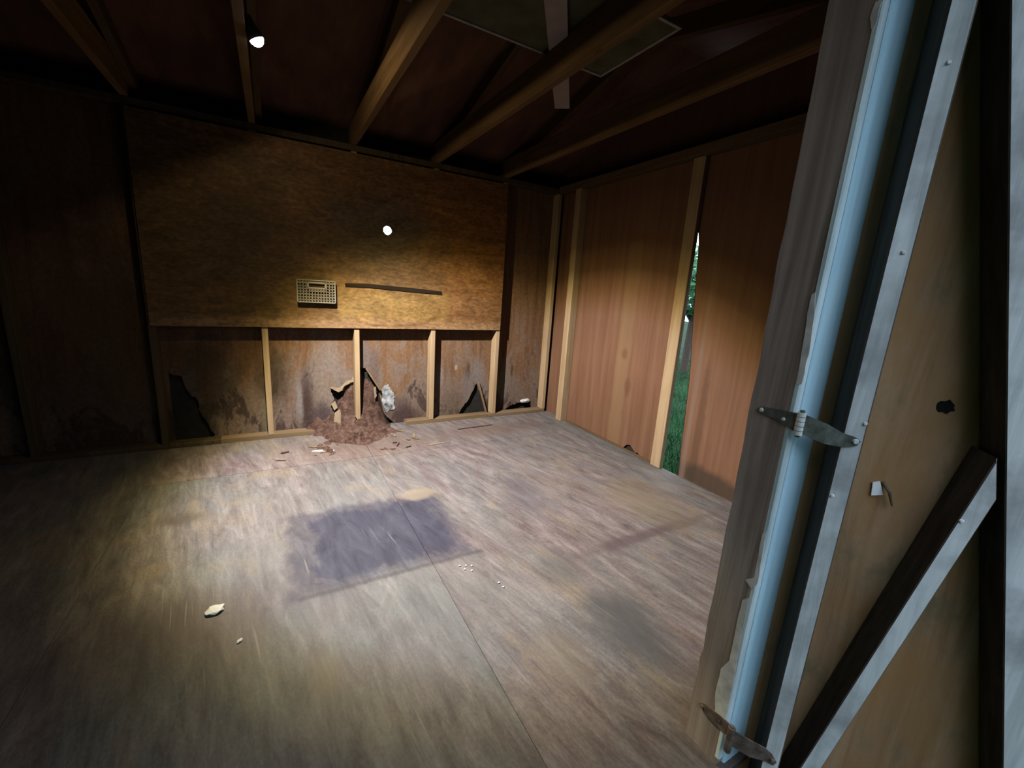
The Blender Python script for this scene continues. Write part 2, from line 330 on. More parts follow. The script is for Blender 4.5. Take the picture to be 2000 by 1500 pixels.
def slab(name, outer, holes, ax, v0, v1, mat, parent=None):
    """flat piece with holes: 2-D outlines in the two axes other than ax, between v0 and v1 on ax"""
    bm = bmesh.new(); ed = []
    def P(p, v): q = list(p); q.insert(ax, v); return q
    for lp in [outer]+list(holes):
        vs = [bm.verts.new(P(p, v0)) for p in lp]
        ed += [bm.edges.new((vs[i], vs[(i+1) % len(vs)])) for i in range(len(vs))]
    bmesh.ops.triangle_fill(bm, use_beauty=True, use_dissolve=False, edges=ed)
    r = bmesh.ops.extrude_face_region(bm, geom=bm.faces[:])
    dv = [0, 0, 0]; dv[ax] = v1-v0
    bmesh.ops.translate(bm, verts=[g for g in r['geom'] if isinstance(g, bmesh.types.BMVert)], vec=dv)
    return link(name, bm, mat, parent)
def circ(cx, cy, r, n=24, jag=0, seed=0):
    rnd = random.Random(seed)
    return [(cx+r*(1+rnd.uniform(-jag, jag))*math.cos(2*math.pi*i/n), cy+r*(1+rnd.uniform(-jag, jag))*math.sin(2*math.pi*i/n)) for i in range(n)]
def rag(pts, n=4, amt=.006, seed=1):
    """subdivide an open polyline with small jagged offsets"""
    rnd = random.Random(seed); out = []
    for a, b_ in zip(pts, pts[1:]):
        for k in range(n):
            q = k/n; j = 0 if k == 0 else amt
            out.append((a[0]+(b_[0]-a[0])*q+rnd.uniform(-j, j), a[1]+(b_[1]-a[1])*q+rnd.uniform(-j, j)))
    out.append(pts[-1]); return out

BAY = .61; SY = .089; XR = 2.985; XS = 3.06; ZT = 2.06; ZJ = 2.10
FRONT = -2.85
# ------------------------------------------------------------------ floor
floor = struct(empty('floor'))
def sheet(name, x0, x1, y0, y1, mat): return box(name, x0+.0006, x1-.0006, y0+.0006, y1-.0006, -.02, 0, mat, floor, .0012)
sheet('plywood_sheet', -1.22, 0.0, -2.96, .1, 'floor_a')
for (a, b_, c, d) in ((0, 1.215, -2.96, -.58),):
    sheet('plywood_sheet', a, b_, c, d, 'floor_a')
# back strip of floor, rotted through below the broken stud
slab('plywood_sheet', [(0.0, -.5785), (1.2135, -.5785)] + [(1.2135, -.36)] + rag([(1.2135, -.36), (1.12, -.30), (1.02, -.24), (.96, -.12), (.93, .1)], 4, .008, 3)[1:] + [(0.0, .1)], [], 2, -.02, 0, 'floor_b', floor)
slab('plywood_sheet', [(1.2165, -.5785), (2.79, -.5785), (2.79, .1), (1.50, .1)] + rag([(1.50, .1), (1.46, -.10), (1.36, -.25), (1.2165, -.36)], 4, .008, 4)[1:], [], 2, -.02, 0, 'floor_b', floor)
sheet('plywood_sheet', 1.215, 2.79, -2.96, -.58, 'floor_b')
sheet('plywood_sheet', 2.79, 3.06, -2.96, .1, 'floor_c')

# ------------------------------------------------------------------ back wall
wb = struct(empty('wall_back'))
def felt_outer(x0, x1, z0, z1, holes): return slab('cladding', [(x0, z0), (x1, z0), (x1, z1), (x0, z1)], holes, 1, .122, .135, 'felt', wb)
HOLE = (1.478, 1.572)
felt_outer(-1.4, 3.2, -.35, 2.06, [circ(*HOLE, .085)])
def board(outer, holes=(), mat='sheath'): return slab('sheathing_board', outer, holes, 1, SY, SY+.012, mat, wb)
e = .0015; ZB = -.02
board([(-1.22, ZB), (-.61-e, ZB), (-.61-e, ZT), (-1.22, ZT)])
board([(-.61+e, ZB), (-e, ZB), (-e, ZT), (-.61+e, ZT)])
b1 = rag([(.04, .5), (.11, .473), (.147, .346), (.18, .308), (.183, .234), (.218, .156), (.263, .045), (.25, -.01)], 3, .008, 7)
board([(e, ZB), (.61-e, ZB), (.61-e, ZT), (e, ZT)], [b1[::-1]+[(.04, -.01)]])
b2 = rag([(1.2185, .40), (1.201, .371), (1.154, .357), (1.13, .312), (1.084, .306), (1.025, .339), (1.039, .296), (1.056, .245), (1.028, .184), (1.042, .14), (1.06, .096), (1.094, .106), (1.085, .046), (1.039, .042), (1.008, .024), (.962, ZB)], 3, .004, 8)
board([(.61+e, ZB)]+b2[::-1]+[(1.2185, ZT), (.61+e, ZT)])
b3 = rag([(1.2215, .50), (1.30, .49), (1.344, .407), (1.401, .322), (1.409, .242), (1.442, .101), (1.468, .058), (1.56, ZB)], 3, .005, 9)
hole_up = circ(HOLE[0]-.003, HOLE[1]-.002, .07)
board(b3+[(1.83-e, ZB), (1.83-e, ZT), (1.2215, ZT)], [hole_up])
b4 = rag([(2.108, .012), (2.150, .085), (2.200, .137), (2.250, .233), (2.292, .315), (2.328, .229), (2.383, .1), (2.399, .004)], 3, .006, 10)
board([(1.83+e, ZB), (2.44-e, ZB), (2.44-e, ZT), (1.83+e, ZT)], [b4])
b5 = rag([(2.56, .005), (2.605, .03), (2.688, .076), (2.775, .09), (2.895, .097), (2.922, .004)], 3, .006, 11)
board([(2.44+e, ZB), (XS, ZB), (XS, ZT), (2.44+e, ZT)], [b5])
rs = random.Random(5)
def stud(x0, x1, y0, y1, z0, z1, mat='stud', parent=wb): return box('stud', x0, x1, y0, y1, z0, z1, mat, parent)
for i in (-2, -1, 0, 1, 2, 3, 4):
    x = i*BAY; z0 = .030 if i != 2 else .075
    mt = 'stud_dark' if i < 1 else 'stud'  # darker wood tone on the left-hand studs
    if i == 2:   # rotted off above the floor
        bm = bmesh.new(); add_box(bm, x-.019, x+.019, 0, SY, .02, ZT, .003)
        for v in bm.verts:
            if v.co.z < .05: v.co.z = .075 - (v.co.x-x)*1.6 + rs.uniform(-.01, .01)
        link('stud', bm, 'stud', wb)
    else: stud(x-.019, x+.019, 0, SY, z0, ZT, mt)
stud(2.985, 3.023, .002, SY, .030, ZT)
box('top_plate', -1.22, XS, -.001, SY, ZT, ZJ, 'stud_dark', wb)
# sole plate in broken lengths
box('sole_plate', -1.22, .30, .0, SY, 0, .030, 'stud_dark', wb)
pl = slab('sole_plate', [(.302, 0), (.90, 0), (.93, SY), (.302, SY)], [], 2, 0, .030, 'plate_x', wb)
slab('sole_plate', rag([(1.60, 0), (1.63, .04), (1.61, SY)], 3, .008, 2) + [(2.38, SY), (2.38, 0)], [], 2, 0, .030, 'plate_x', wb)
box('sole_plate', 2.385, XS-.04, .0, SY, 0, .030, 'plate_x', wb)
# frieze between top plate and roof, with a chink
slab('frieze_board', [(-1.4, 2.06), (3.2, 2.06), (3.2, 2.30), (-1.4, 2.30)], [circ(1.437, 2.112, .009, 8, .4, 1), circ(1.386, 2.108, .004, 6, .3, 2)], 1, .122, .135, 'felt', wb)

# ------------------------------------------------------------------ right wall
wr = struct(empty('wall_right'))
slab('hardboard_sheet', rag([(-1.470, ZB), (-1.313, ZB), (-1.24, .02), (-1.215, .012), (-1.155, .055), (-1.12, .045), (-1.062, ZB), (SY+.012, ZB)], 2, .004, 6)+[(SY+.012, 2.5), (-1.470, 2.5)], [], 0, XS, XS+.012, 'right', wr)
slab('hardboard_sheet', rag([(-1.628, ZB), (-1.616, .181), (-1.597, .645), (-1.545, 1.147), (-1.505, 1.55), (-1.4705, 1.75)], 4, .0015, 12)[::-1]+[(-2.97, ZB), (-2.97, 2.5), (-1.4705, 2.5)], [], 0, XS, XS+.012, 'right', wr)
slab('outer_siding', [(-1.612, ZB-.3), (-1.600, .2), (-1.580, .65), (-1.527, 1.15), (-1.49, 1.55), (-1.446, 1.75), (-1.446, 2.5), (-2.97, 2.5), (-2.97, ZB-.3)], [], 0, XS+.016, XS+.03, 'felt', wr)
slab('outer_siding', [(-1.445, ZB-.3), (-1.445, 2.5), (.135, 2.5), (.135, ZB-.3)], [], 0, XS+.016, XS+.03, 'felt', wr)
stud(XR, XS, -.323, -.247, 0, ZT, 'stud', wr)
stud(3.022, XS, -1.490, -1.403, 0, ZT, 'stud', wr)
stud(XR, XS, -2.76, -2.68, 0, ZT, 'stud', wr)
box('top_plate', XR-.003, XS, FRONT, 0, ZT, ZT+.055, 'plate_y', wr)
box('sole_strip', 3.035, XS-.001, -1.435, -.33, 0, .012, 'plate_y', wr)

# ------------------------------------------------------------------ left wall, front wall (mostly out of frame, they keep the daylight out)
wl = struct(box('wall_left', -1.36, -1.22, -2.97, .135, -.3, 2.6, 'old_wall', None, 0))
wf = struct(empty('wall_front'))
X0, X1, X2, YB = 1.616, 1.71, 1.831, -2.939
DOOR_L, DOOR_T = .30, 1.98
box('wall_boards', -1.22, DOOR_L-.04, -2.93, FRONT, -.3, 2.75, 'old_wall', wf)
box('wall_boards', X0+.04, 3.10, -2.93, FRONT, -.3, 2.75, 'old_wall', wf)
box('wall_boards', DOOR_L-.04, X0+.04, -2.93, FRONT, DOOR_T+.04, 2.75, 'old_wall', wf)
box('jamb_board', DOOR_L-.04, DOOR_L, YB, FRONT, -.02, DOOR_T, 'weather', wf)
box('door_head', DOOR_L-.04, X0+.04, YB, FRONT, DOOR_T, DOOR_T+.04, 'weather', wf)
# right jamb with rotted foot
bm = bmesh.new(); add_box(bm, X0, X0+.04, YB+.002, FRONT+.003, -.01, DOOR_T)
bmesh.ops.subdivide_edges(bm, edges=[ed for ed in bm.edges if abs(ed.verts[0].co.z-ed.verts[1].co.z) > 1], cuts=60)
for v in bm.verts:
    if v.co.y > -2.88:
        k = max(0, 1-v.co.z/.42); v.co.y += .004*noise.noise(Vector((v.co.z*9, 0, 2)))
        if v.co.z < .42: v.co.y += k*(.018*noise.noise(Vector((v.co.z*22, 3, 1)))+.006)
link('jamb_board', bm, 'weather', wf)
box('casing', X0+.022, X1+.10, YB-.006, YB+.008, -.05, DOOR_T+.06, 'blue', wf, .004)
box('stop_bead', X0-.001, X0+.020, YB-.003, YB+.010, .02, DOOR_T, 'blue_pale', wf, .003)
FL = [[(-2.933, 1.213), (-2.94, 1.163), (-2.945, 1.091), (-2.944, 1.027), (-2.934, 1.022), (-2.931, 1.089), (-2.926, 1.172), (-2.927, 1.208)],
      [(-2.938, .68), (-2.94, .616), (-2.943, .55), (-2.935, .528), (-2.915, .541), (-2.934, .56), (-2.932, .623), (-2.931, .673)],
      [(-2.931, .502), (-2.933, .423), (-2.938, .272), (-2.938, .166), (-2.938, .14), (-2.911, .132), (-2.901, .2), (-2.902, .273), (-2.918, .312), (-2.917, .424), (-2.918, .487)],
      [(-2.938, 1.706), (-2.937, 1.675), (-2.933, 1.664), (-2.925, 1.688), (-2.929, 1.712)]]
for i, f in enumerate(FL):
    slab('paint_flake', rag(f+[f[0]], 3, .0012, 20+i)[:-1], [], 0, X0-.0025, X0+.0005, 'flake', wf)

# ------------------------------------------------------------------ ceiling: joists, rafters, roof
ce = struct(empty('ceiling'))
SL = .235; RIDGE = -1.42
def roof_z(y): return 2.165+SL*(-y) if y > RIDGE else 2.165+SL*(-RIDGE)-SL*(RIDGE-y)
for i in (-2, -1, 0, 1, 2, 3, 4):
    x = i*BAY
    bm = bmesh.new(); add_box(bm, x-.019, x+.019, FRONT-.05, .10, ZJ, ZJ+.14, .003); link('joist', bm, 'joist', ce)
    for (ya, yb) in ((.25, RIDGE), (RIDGE, -3.58)):  # unseen front eave lengthened to block high sky from the door
        za, zb = roof_z(ya), roof_z(yb)
        hexa('rafter', [(x+.021, ya, za), (x+.059, ya, za), (x+.059, ya, za+.089), (x+.021, ya, za+.089),
                        (x+.021, yb, zb), (x+.059, yb, zb), (x+.059, yb, zb+.089), (x+.021, yb, zb+.089)], 'rafter', ce)
xs = [-1.40, 0.0, 1.22, 2.44, 3.15]
for xa, xb in zip(xs, xs[1:]):
    for (ya, yb) in ((.25, RIDGE), (RIDGE, -3.58)):
        za, zb = roof_z(ya)+.09, roof_z(yb)+.09
        hexa('roof_sheet', [(xa+.001, ya, za), (xb-.001, ya, za), (xb-.001, ya, za+.012), (xa+.001, ya, za+.012),
                            (xa+.001, yb, zb), (xb-.001, yb, zb), (xb-.001, yb, zb+.012), (xa+.001, yb, zb+.012)], 'roof', ce, 0)
hexa('shingle_layer', [(-1.45, .3, roof_z(.3)+.105), (3.2, .3, roof_z(.3)+.105), (3.2, .3, roof_z(.3)+.12), (-1.45, .3, roof_z(.3)+.12),
                       (-1.45, RIDGE-.01, roof_z(RIDGE)+.105), (3.2, RIDGE-.01, roof_z(RIDGE)+.105), (3.2, RIDGE-.01, roof_z(RIDGE)+.12), (-1.45, RIDGE-.01, roof_z(RIDGE)+.12)], 'felt', ce, 0)
hexa('shingle_layer', [(-1.45, RIDGE+.01, roof_z(RIDGE)+.106), (3.2, RIDGE+.01, roof_z(RIDGE)+.106), (3.2, RIDGE+.01, roof_z(RIDGE)+.121), (-1.45, RIDGE+.01, roof_z(RIDGE)+.121),
                       (-1.45, -3.6, roof_z(-3.6)+.106), (3.2, -3.6, roof_z(-3.6)+.106), (3.2, -3.6, roof_z(-3.6)+.121), (-1.45, -3.6, roof_z(-3.6)+.121)], 'felt', ce, 0)

# ------------------------------------------------------------------ plywood panel on the back wall
def grain_panel():
    o = slab('plywood_panel', [(-.004, .8206), (2.452, .8206), (2.456, 1.40), (2.452, 2.045), (-.004, 2.045)], [circ(1.449, 1.558, .032, 20, .06)], 1, -.012, -.0005, 'panel')
    tag(o, 'large orange-brown plywood panel nailed over the upper back wall studs', 'panel'); return o
panel = grain_panel()
rn = random.Random(2)
bm = bmesh.new()
for i in range(5):
    for z in (.86, 1.05, 1.3, 1.6, 1.9):
        x = i*BAY + rn.uniform(-.008, .008); add_rod(bm, (x, -.0135, z), (x, -.010, z), .004, 6)
cl = slab('dark_bar', [(1.14, 1.152), (1.308, 1.158), (1.62, 1.147), (1.884, 1.134), (1.886, 1.108), (1.62, 1.116), (1.307, 1.130), (1.14, 1.128)], [], 1, -.020, -.0125, M['lamp_body'])  # near-black thin bar along the panel face
bm.free()
cl.data.materials[0] = wood('near black bar', spec=.03, dark=(.004, .003, .002), mid=(.009, .006, .004), light=(.016, .011, .007), axis=0, stretch=.05, s=30)
tag(cl, 'thin near-black strip on the plywood panel right of the white basket', 'strip')

# ------------------------------------------------------------------ white wire basket
def make_basket():
    t = empty('wire_basket', (.943, -.0125, 1.01)); bx0, bx1, bz0, bz1 = .822, 1.066, 1.006, 1.158; yf, yw = -.052, -.014
    o = Vector(t.location)
    def L(p): return Vector(p)-o
    bm = bmesh.new(); r = .0035
    for y in (yf, yw):
        for a, b_ in (((bx0, bz0), (bx1, bz0)), ((bx1, bz0), (bx1, bz1)), ((bx1, bz1), (bx0, bz1)), ((bx0, bz1), (bx0, bz0))):
            add_beam(bm, L((a[0], y, a[1])), L((b_[0], y, b_[1])), .007, .007, (0, 1, 0))
    for a in ((bx0, bz0), (bx1, bz0), (bx1, bz1), (bx0, bz1)): add_beam(bm, L((a[0], yf, a[1])), L((a[0], yw, a[1])), .007, .007)
    link('rim', bm, 'white', t)
    bm = bmesh.new(); hx0, hx1, hz0, hz1 = .890, 1.002, 1.106, 1.142
    n = 13
    for i in range(1, n):
        x = bx0+(bx1-bx0)*i/n
        top = hz0 if hx0 < x < hx1 else bz1
        add_beam(bm, L((x, yf, bz0)), L((x, yf, top)), .0042, .004, (0, 1, 0))
    for j in range(1, 8):
        z = bz0+(bz1-bz0)*j/8
        if hz0 < z < hz1:
            add_beam(bm, L((bx0, yf, z)), L((hx0, yf, z)), .0042, .004, (0, 1, 0)); add_beam(bm, L((hx1, yf, z)), L((bx1, yf, z)), .0042, .004, (0, 1, 0))
        else: add_beam(bm, L((bx0, yf, z)), L((bx1, yf, z)), .0042, .004, (0, 1, 0))
    link('front_grid', bm, 'white', t)
    bm = bmesh.new()
    for i in range(0, n+1):
        x = bx0+(bx1-bx0)*i/n; add_beam(bm, L((x, yf, bz0)), L((x, yw, bz0)), .004, .004)
    for j in range(1, 8):
        z = bz0+(bz1-bz0)*j/8
        for x in (bx0, bx1): add_beam(bm, L((x, yf, z)), L((x, yw, z)), .004, .004)
    add_box(bm, bx0-o.x, bx1-o.x, yf-o.y, yw-o.y, bz0-.0005-o.z, bz0+.0008-o.z)
    link('side_grid', bm, 'white', t)
    bm = bmesh.new()
    for a, b_ in (((hx0, hz0), (hx1, hz0)), ((hx1, hz0), (hx1, hz1)), ((hx1, hz1), (hx0, hz1)), ((hx0, hz1), (hx0, hz0))):
        add_beam(bm, L((a[0], yf-.001, a[1])), L((b_[0], yf-.001, b_[1])), .009, .006, (0, 1, 0))
    link('handle', bm, 'white', t)
    tag(t, 'small white plastic grid basket fixed to the plywood panel', 'basket')
make_basket()

# ------------------------------------------------------------------ lamp on the joist
def make_lamp():
    ax = (LAMP_TARGET-LAMP).normalized()
    t = empty('work_lamp', LAMP); s = ax.orthogonal().normalized(); u = s.cross(ax)
    bm = bmesh.new(); prof = [(-.075, .012), (-.07, .020), (-.03, .022), (-.012, .030), (.004, .031), (.004, .027)]
    rings = [[bm.verts.new(ax*a+(s*math.cos(q)+u*math.sin(q))*r) for q in [2*math.pi*k/24 for k in range(24)]] for a, r in prof]
    for A, B in zip(rings, rings[1:]):
        for k in range(24): bm.faces.new([A[k], A[(k+1) % 24], B[(k+1) % 24], B[k]])
    bm.faces.new(rings[0][::-1]); link('housing', bm, 'lamp_body', t, True)
    bm = bmesh.new(); pr = [(-.002, .0265), (.010, .0255), (.020, .019), (.026, .010), (.028, .0)]
    rings = [[bm.verts.new(ax*a+(s*math.cos(q)+u*math.sin(q))*max(r, 1e-4)) for q in [2*math.pi*k/24 for k in range(24)]] for a, r in pr]
    for A, B in zip(rings, rings[1:]):
        for k in range(24): bm.faces.new([A[k], A[(k+1) % 24], B[(k+1) % 24], B[k]])
    link('lens', bm, 'led', t, True)
    bm = bmesh.new(); add_beam(bm, (-.033, 0, .012), (-.033, 0, .075), .02, .004, (0, 1, 0)); add_beam(bm, (-.033, 0, .014), (-.010, -.0, .03), .018, .004, (0, 1, 0))
    link('bracket', bm, 'steel', t)
    tag(t, 'brightly shining white lamp clipped to a ceiling joist', 'lamp')
    ld = bpy.data.lights.new('lamp_light', 'SPOT'); lo = bpy.data.objects.new('lamp_light', ld); C.objects.link(lo)
    lo.location = LAMP+ax*.045; lo.rotation_euler = ax.to_track_quat('-Z', 'Y').to_euler()
    ld.energy = LAMP_W; ld.spot_size = math.radians(172); ld.spot_blend = .15; ld.shadow_soft_size = .02
    ld.use_nodes = True; nt = ld.node_tree; em = nt.nodes['Emission']
    nv = nd(nt, 'ShaderNodeNewGeometry').outputs['Normal']      # direction of the emitted ray
    vm = nd(nt, 'ShaderNodeVectorMath', operation='DOT_PRODUCT'); nt.links.new(nv, vm.inputs[0]); vm.inputs[1].default_value = ax
    ang = mth(nt, 'DIVIDE', mth(nt, 'ARCCOSINE', mth(nt, 'ABSOLUTE', vm.outputs['Value'])), math.pi/2)   # 0 on the axis .. 1 sideways
    d = lambda a: a/90
    st = ramp(nt, ang, [(0, 1.0), (d(32), .93), (d(38.5), .68), (d(43), .30), (d(46.5), .085), (d(51), .022), (d(60), .0095), (d(90), .0085)])
    cc = ramp(nt, ang, [(0, (1, .95, .93)), (d(38), (1, .95, .86)), (d(43), (1, .86, .48)), (d(48), (.96, .79, .28)), (d(57), (1, .78, .44)), (d(90), (1, .80, .55))])
    nt.links.new(cc, em.inputs[0]); nt.links.new(st, em.inputs[1])
make_lamp()

# ------------------------------------------------------------------ things stored on the joists
def make_stored():
    t = empty('framed_board', (1.5, -1.71, 2.2605)); o = Vector(t.location); x0, x1, y0, y1, z = .70, 2.18, -1.96, -1.46, 2.2605
    box('infill', x0+.01-o.x, x1-.01-o.x, y0+.01-o.y, y1-.01-o.y, .006, .014, 'screen_board', t, 0)
    for (a, b_, c, d) in ((x0, x1, y0, y0+.014), (x0, x1, y1-.014, y1), (x0, x0+.014, y0+.014, y1-.014), (x1-.014, x1, y0+.014, y1-.014)):
        box('rim', a-o.x, b_-o.x, c-o.y, d-o.y, 0, .02, 'screen_rim', t, .002)
    tag(t, 'dark board with pale thin edging lying on top of the ceiling joists', 'board')
make_stored()
def make_plank():
    a, b_ = Vector((1.49, -2.03, 2.2505)), Vector((2.215, -1.08, 2.2505)); bm = bmesh.new(); add_beam(bm, a, b_, .088, .019)
    bmesh.ops.bevel(bm, geom=bm.edges[:], offset=.002, segments=1, affect='EDGES')
    tag(link('white_plank', bm, 'white_wood'), 'narrow white painted plank laid diagonally across the ceiling joists', 'plank')
make_plank()

# ------------------------------------------------------------------ dirt and rot heap, debris
def make_heap():
    bm = bmesh.new(); nx, ny = 70, 60; X_0, X_1, Y_0, Y_1 = .78, 1.72, -.56, .118; g = []
    for j in range(ny+1):
        row = []
        for i in range(nx+1):
            x = X_0+(X_1-X_0)*i/nx; y = Y_0+(Y_1-Y_0)*j/ny
            ux = x-1.27; up_w = max(0, 1-abs(ux/(.27 if ux < 0 else .20))**1.6)
            fx = max(0, 1-((x-1.15+.08*math.sin(y*14))/.31)**2)
            n = noise.fractal(Vector((x*9, y*9, 1.3)), 1.0, 2.2, 5); n2 = noise.noise(Vector((x*34, y*34, 4))); n3 = abs(noise.noise(Vector((x*17, y*17, 8))))
            h = .40*up_w*math.exp(-((.118-y)/.055)**2)*(1+.25*n) + fx*(.075*math.exp(-((.118-y)/.17)**2)+.030*math.exp(-((.1-y)/.42)**2))*(1+.6*n)
            h += fx**.3*(.026*n+.018*n2+.045*(n3-.2))
            dip = .10*math.exp(-(((x-1.17)/.14)**2+((y+.33)/.12)**2))
            edge = min(1, max(0, min((i)/6, (nx-i)/6, j/6)))
            h = (h-.006-dip*.55)*edge-.012*(1-edge)-.004
            row.append(bm.verts.new((x, y, h)))
        g.append(row)
    for j in range(ny):
        for i in range(nx): bm.faces.new([g[j][i], g[j][i+1], g[j+1][i+1], g[j+1][i]])
    o = link('dirt_heap', bm, 'dirt', None, True); o['kind'] = 'stuff'
    o['label'] = 'reddish-brown heap of rotten wood and earth under the broken stud'; o['category'] = 'dirt'
make_heap()
def chunk(name, loc, size, rz, mat, seed, label, cat, group=None, flat=1):
    rnd = random.Random(seed); bm = bmesh.new(); bmesh.ops.create_icosphere(bm, subdivisions=2, radius=1)
    for v in bm.verts:
        k = 1+.35*noise.noise(v.co*1.7+Vector((seed, 0, 0))); v.co = Vector((v.co.x*size[0]*k, v.co.y*size[1]*k, v.co.z*size[2]*k*flat))
    lo = min(v.co.z for v in bm.verts)
    for v in bm.verts: v.co.z -= lo
    o = link(name, bm, mat); o.location = loc; o.rotation_euler = (0, 0, rz); tag(o, label, cat, group); return o
def splinter(name, loc, ln, wd, th, rot, mat, seed, label, cat, group=None):
    rnd = random.Random(seed); pts = [(-ln/2, -wd*.3), (-ln*.2, -wd/2), (ln*.3, -wd*.45), (ln/2, -wd*.1), (ln*.42, wd*.25), (0, wd/2), (-ln*.35, wd*.42), (-ln/2, wd*.1)]
    pts = [(a+rnd.uniform(-.1, .1)*wd, b_+rnd.uniform(-.12, .12)*wd) for a, b_ in pts]
    o = slab(name, pts, [], 2, 0, th, mat); o.location = loc; o.rotation_euler = rot; tag(o, label, cat, group); return o
splinter('plastic_strip', (.926, -.372, .001), .15, .032, .004, (0, 0, -.25), 'paper', 3, 'flat white strip lying on the floor in front of the dirt heap', 'strip')
chunk('paper_scrap', (.433, -1.796, 0), (.028, .024, .008), .4, 'paper', 4, 'crumpled white paper scrap alone on the left part of the floor', 'paper')
chunk('white_crumb', (.516, -1.978, 0), (.010, .006, .004), .7, 'paper', 5, 'tiny white crumb on the floor nearest the camera, beside the paper scrap', 'crumb')
for i, (x, y) in enumerate(((1.340, -1.924), (1.362, -1.935), (1.325, -1.945), (1.35, -1.965), (1.315, -1.915), (1.42, -2.08), (1.425, -2.11))):
    chunk('plaster_crumb', (x, y, 0), (.005, .0045, .0025), i, 'paper', 10+i, 'tiny white plaster crumb in the scatter at the corner of the blue-grey floor stain', 'crumb', 'white crumbs on the floor')
gl = [(1.424, .300), (1.440, .330), (1.475, .349), (1.492, .320), (1.509, .281), (1.520, .262), (1.531, .235), (1.522, .190), (1.530, .150), (1.527, .122), (1.49, .128), (1.47, .100), (1.45, .106), (1.440, .160), (1.421, .198), (1.432, .250)]
go_ = slab('mould_patch', rag(gl+[gl[0]], 3, .006, 31)[:-1], [], 1, .083, .0885, 'insul')
tag(go_, 'pale grey patch of flaking mould on the wall right of the dirt heap', 'mould')
chunk('plaster_tuft', (2.83, .080, .085), (.055, .018, .022), 0, 'paper', 33, 'white torn tuft hanging over the low hole beside the corner stud', 'tuft')
# torn veneer curls around the rotted opening
def curl(pts, y0, lean, label, seed):
    rnd = random.Random(seed); bm = bmesh.new(); pp = rag(pts+[pts[0]], 2, .004, seed)[:-1]
    zt = max(p[1] for p in pp); f = [bm.verts.new((x, y0-(zt-z)*lean-rnd.uniform(0, .004), z)) for x, z in pp]
    bk = [bm.verts.new((v.co.x, v.co.y+.004, v.co.z)) for v in f]
    bm.faces.new(f); bm.faces.new(bk[::-1])
    for i in range(len(f)): bm.faces.new([f[i], bk[i], bk[(i+1) % len(f)], f[(i+1) % len(f)]])
    o = link('torn_veneer', bm, 'splinter'); tag(o, label, 'veneer', 'torn veneer around the rotted hole')
curl([(1.025, .347), (1.045, .333), (1.085, .310), (1.112, .322), (1.13, .355), (1.16, .368), (1.203, .385), (1.203, .425), (1.190, .402), (1.15, .392), (1.12, .365), (1.09, .342), (1.05, .354)], .086, .25, 'pale torn veneer edge along the top of the rotted hole', 41)
curl([(1.03, .21), (1.06, .235), (1.075, .18), (1.05, .16)], .086, .3, 'small pale veneer curl halfway down the left side of the rotted hole', 42)
curl([(1.055, .14), (1.10, .165), (1.115, .10), (1.095, .045), (1.05, .05), (1.045, .09)], .086, .35, 'broad pale veneer curl low on the left side of the rotted hole', 43)
curl([(1.355, .33), (1.375, .335), (1.378, .26), (1.36, .235)], .08, .2, 'narrow pale veneer sliver right of the broken stud', 44)
def sliver(p0, p1, wd, label, mat='splinter', name='wood_sliver'):
    bm = bmesh.new(); add_beam(bm, p0, p1, wd, wd*.6); tag(link(name, bm, mat), label, 'wood')
sliver((1.30, .075, .49), (1.405, .060, .31), .022, 'leaning grey-brown wood sliver right of the broken stud', 'plate_x')
sliver((2.305, .082, .32), (2.395, .060, .012), .026, 'pale slat leaning in the black triangular hole of the back wall', 'plate_x')
rd = random.Random(77)
for i in range(14):
    x = rd.uniform(.86, 1.60); y = rd.uniform(-.52, -.28) if i % 3 else rd.uniform(-.3, -.1)
    if abs(x-1.17) < .22 and y > -.46: x += .34 if x > 1.17 else -.3
    splinter('wood_chip', (x, y, .004), rd.uniform(.03, .075), rd.uniform(.008, .02), .005, (rd.uniform(-.05, .05), rd.uniform(-.05, .05), rd.uniform(0, 3)), ['splinter', 'plate_x', 'dirt'][i % 3], i, 'small wood chip scattered on the floor around the dirt heap', 'wood chip', 'wood chips by the dirt heap')
splinter('wood_sliver', (2.15, -.235, .001), .34, .014, .006, (0, 0, .05), 'dirt', 60, 'long dark sliver of wood on the floor near the back right corner', 'wood')
splinter('wood_sliver', (1.72, -.50, .001), .20, .018, .003, (0, 0, .1), 'splinter', 61, 'pale flat sliver on the floor right of the dirt heap', 'wood')

# ------------------------------------------------------------------ open door at the right
DH = Vector((1.715, -2.945, 0)); DTH = math.radians(128); DEP = .082
dr = struct(empty('door_1', DH)); dr.rotation_euler = (0, 0, DTH-math.pi/2)
# in the door's own frame: -y runs from hinge to free edge, -x is the side seen from the doorway
def dP(sv, dep, z): return Vector((-dep, -sv, z))
def dbox(name, s0, s1, d0, d1, z0, z1, mat, bev=.003, par=None): return box(name, -d1, -d0, -s1, -s0, z0, z1, mat, par or dr, bev)
dbox('plywood_face', -.012, .62, -.012, 0, -.08, 1.96, 'door_ply')
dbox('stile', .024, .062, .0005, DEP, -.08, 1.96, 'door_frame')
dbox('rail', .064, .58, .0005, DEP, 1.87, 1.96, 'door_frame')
def slant(name, a, b_, mat):
    """a, b_: the two long edges ((s,z) top, (s,z) bottom) of a member standing on the plywood"""
    pts = [dP(a[0][0], DEP-.002, a[0][1]), dP(b_[0][0], DEP-.002, b_[0][1]), dP(b_[1][0], DEP-.002, b_[1][1]), dP(a[1][0], DEP-.002, a[1][1]),
           dP(a[0][0], .001, a[0][1]), dP(b_[0][0], .001, b_[0][1]), dP(b_[1][0], .001, b_[1][1]), dP(a[1][0], .001, a[1][1])]
    return hexa(name, pts, mat, dr)
def ext(p, q, z):
    k = (z-p[1])/(q[1]-p[1]); return (p[0]+(q[0]-p[0])*k, z)
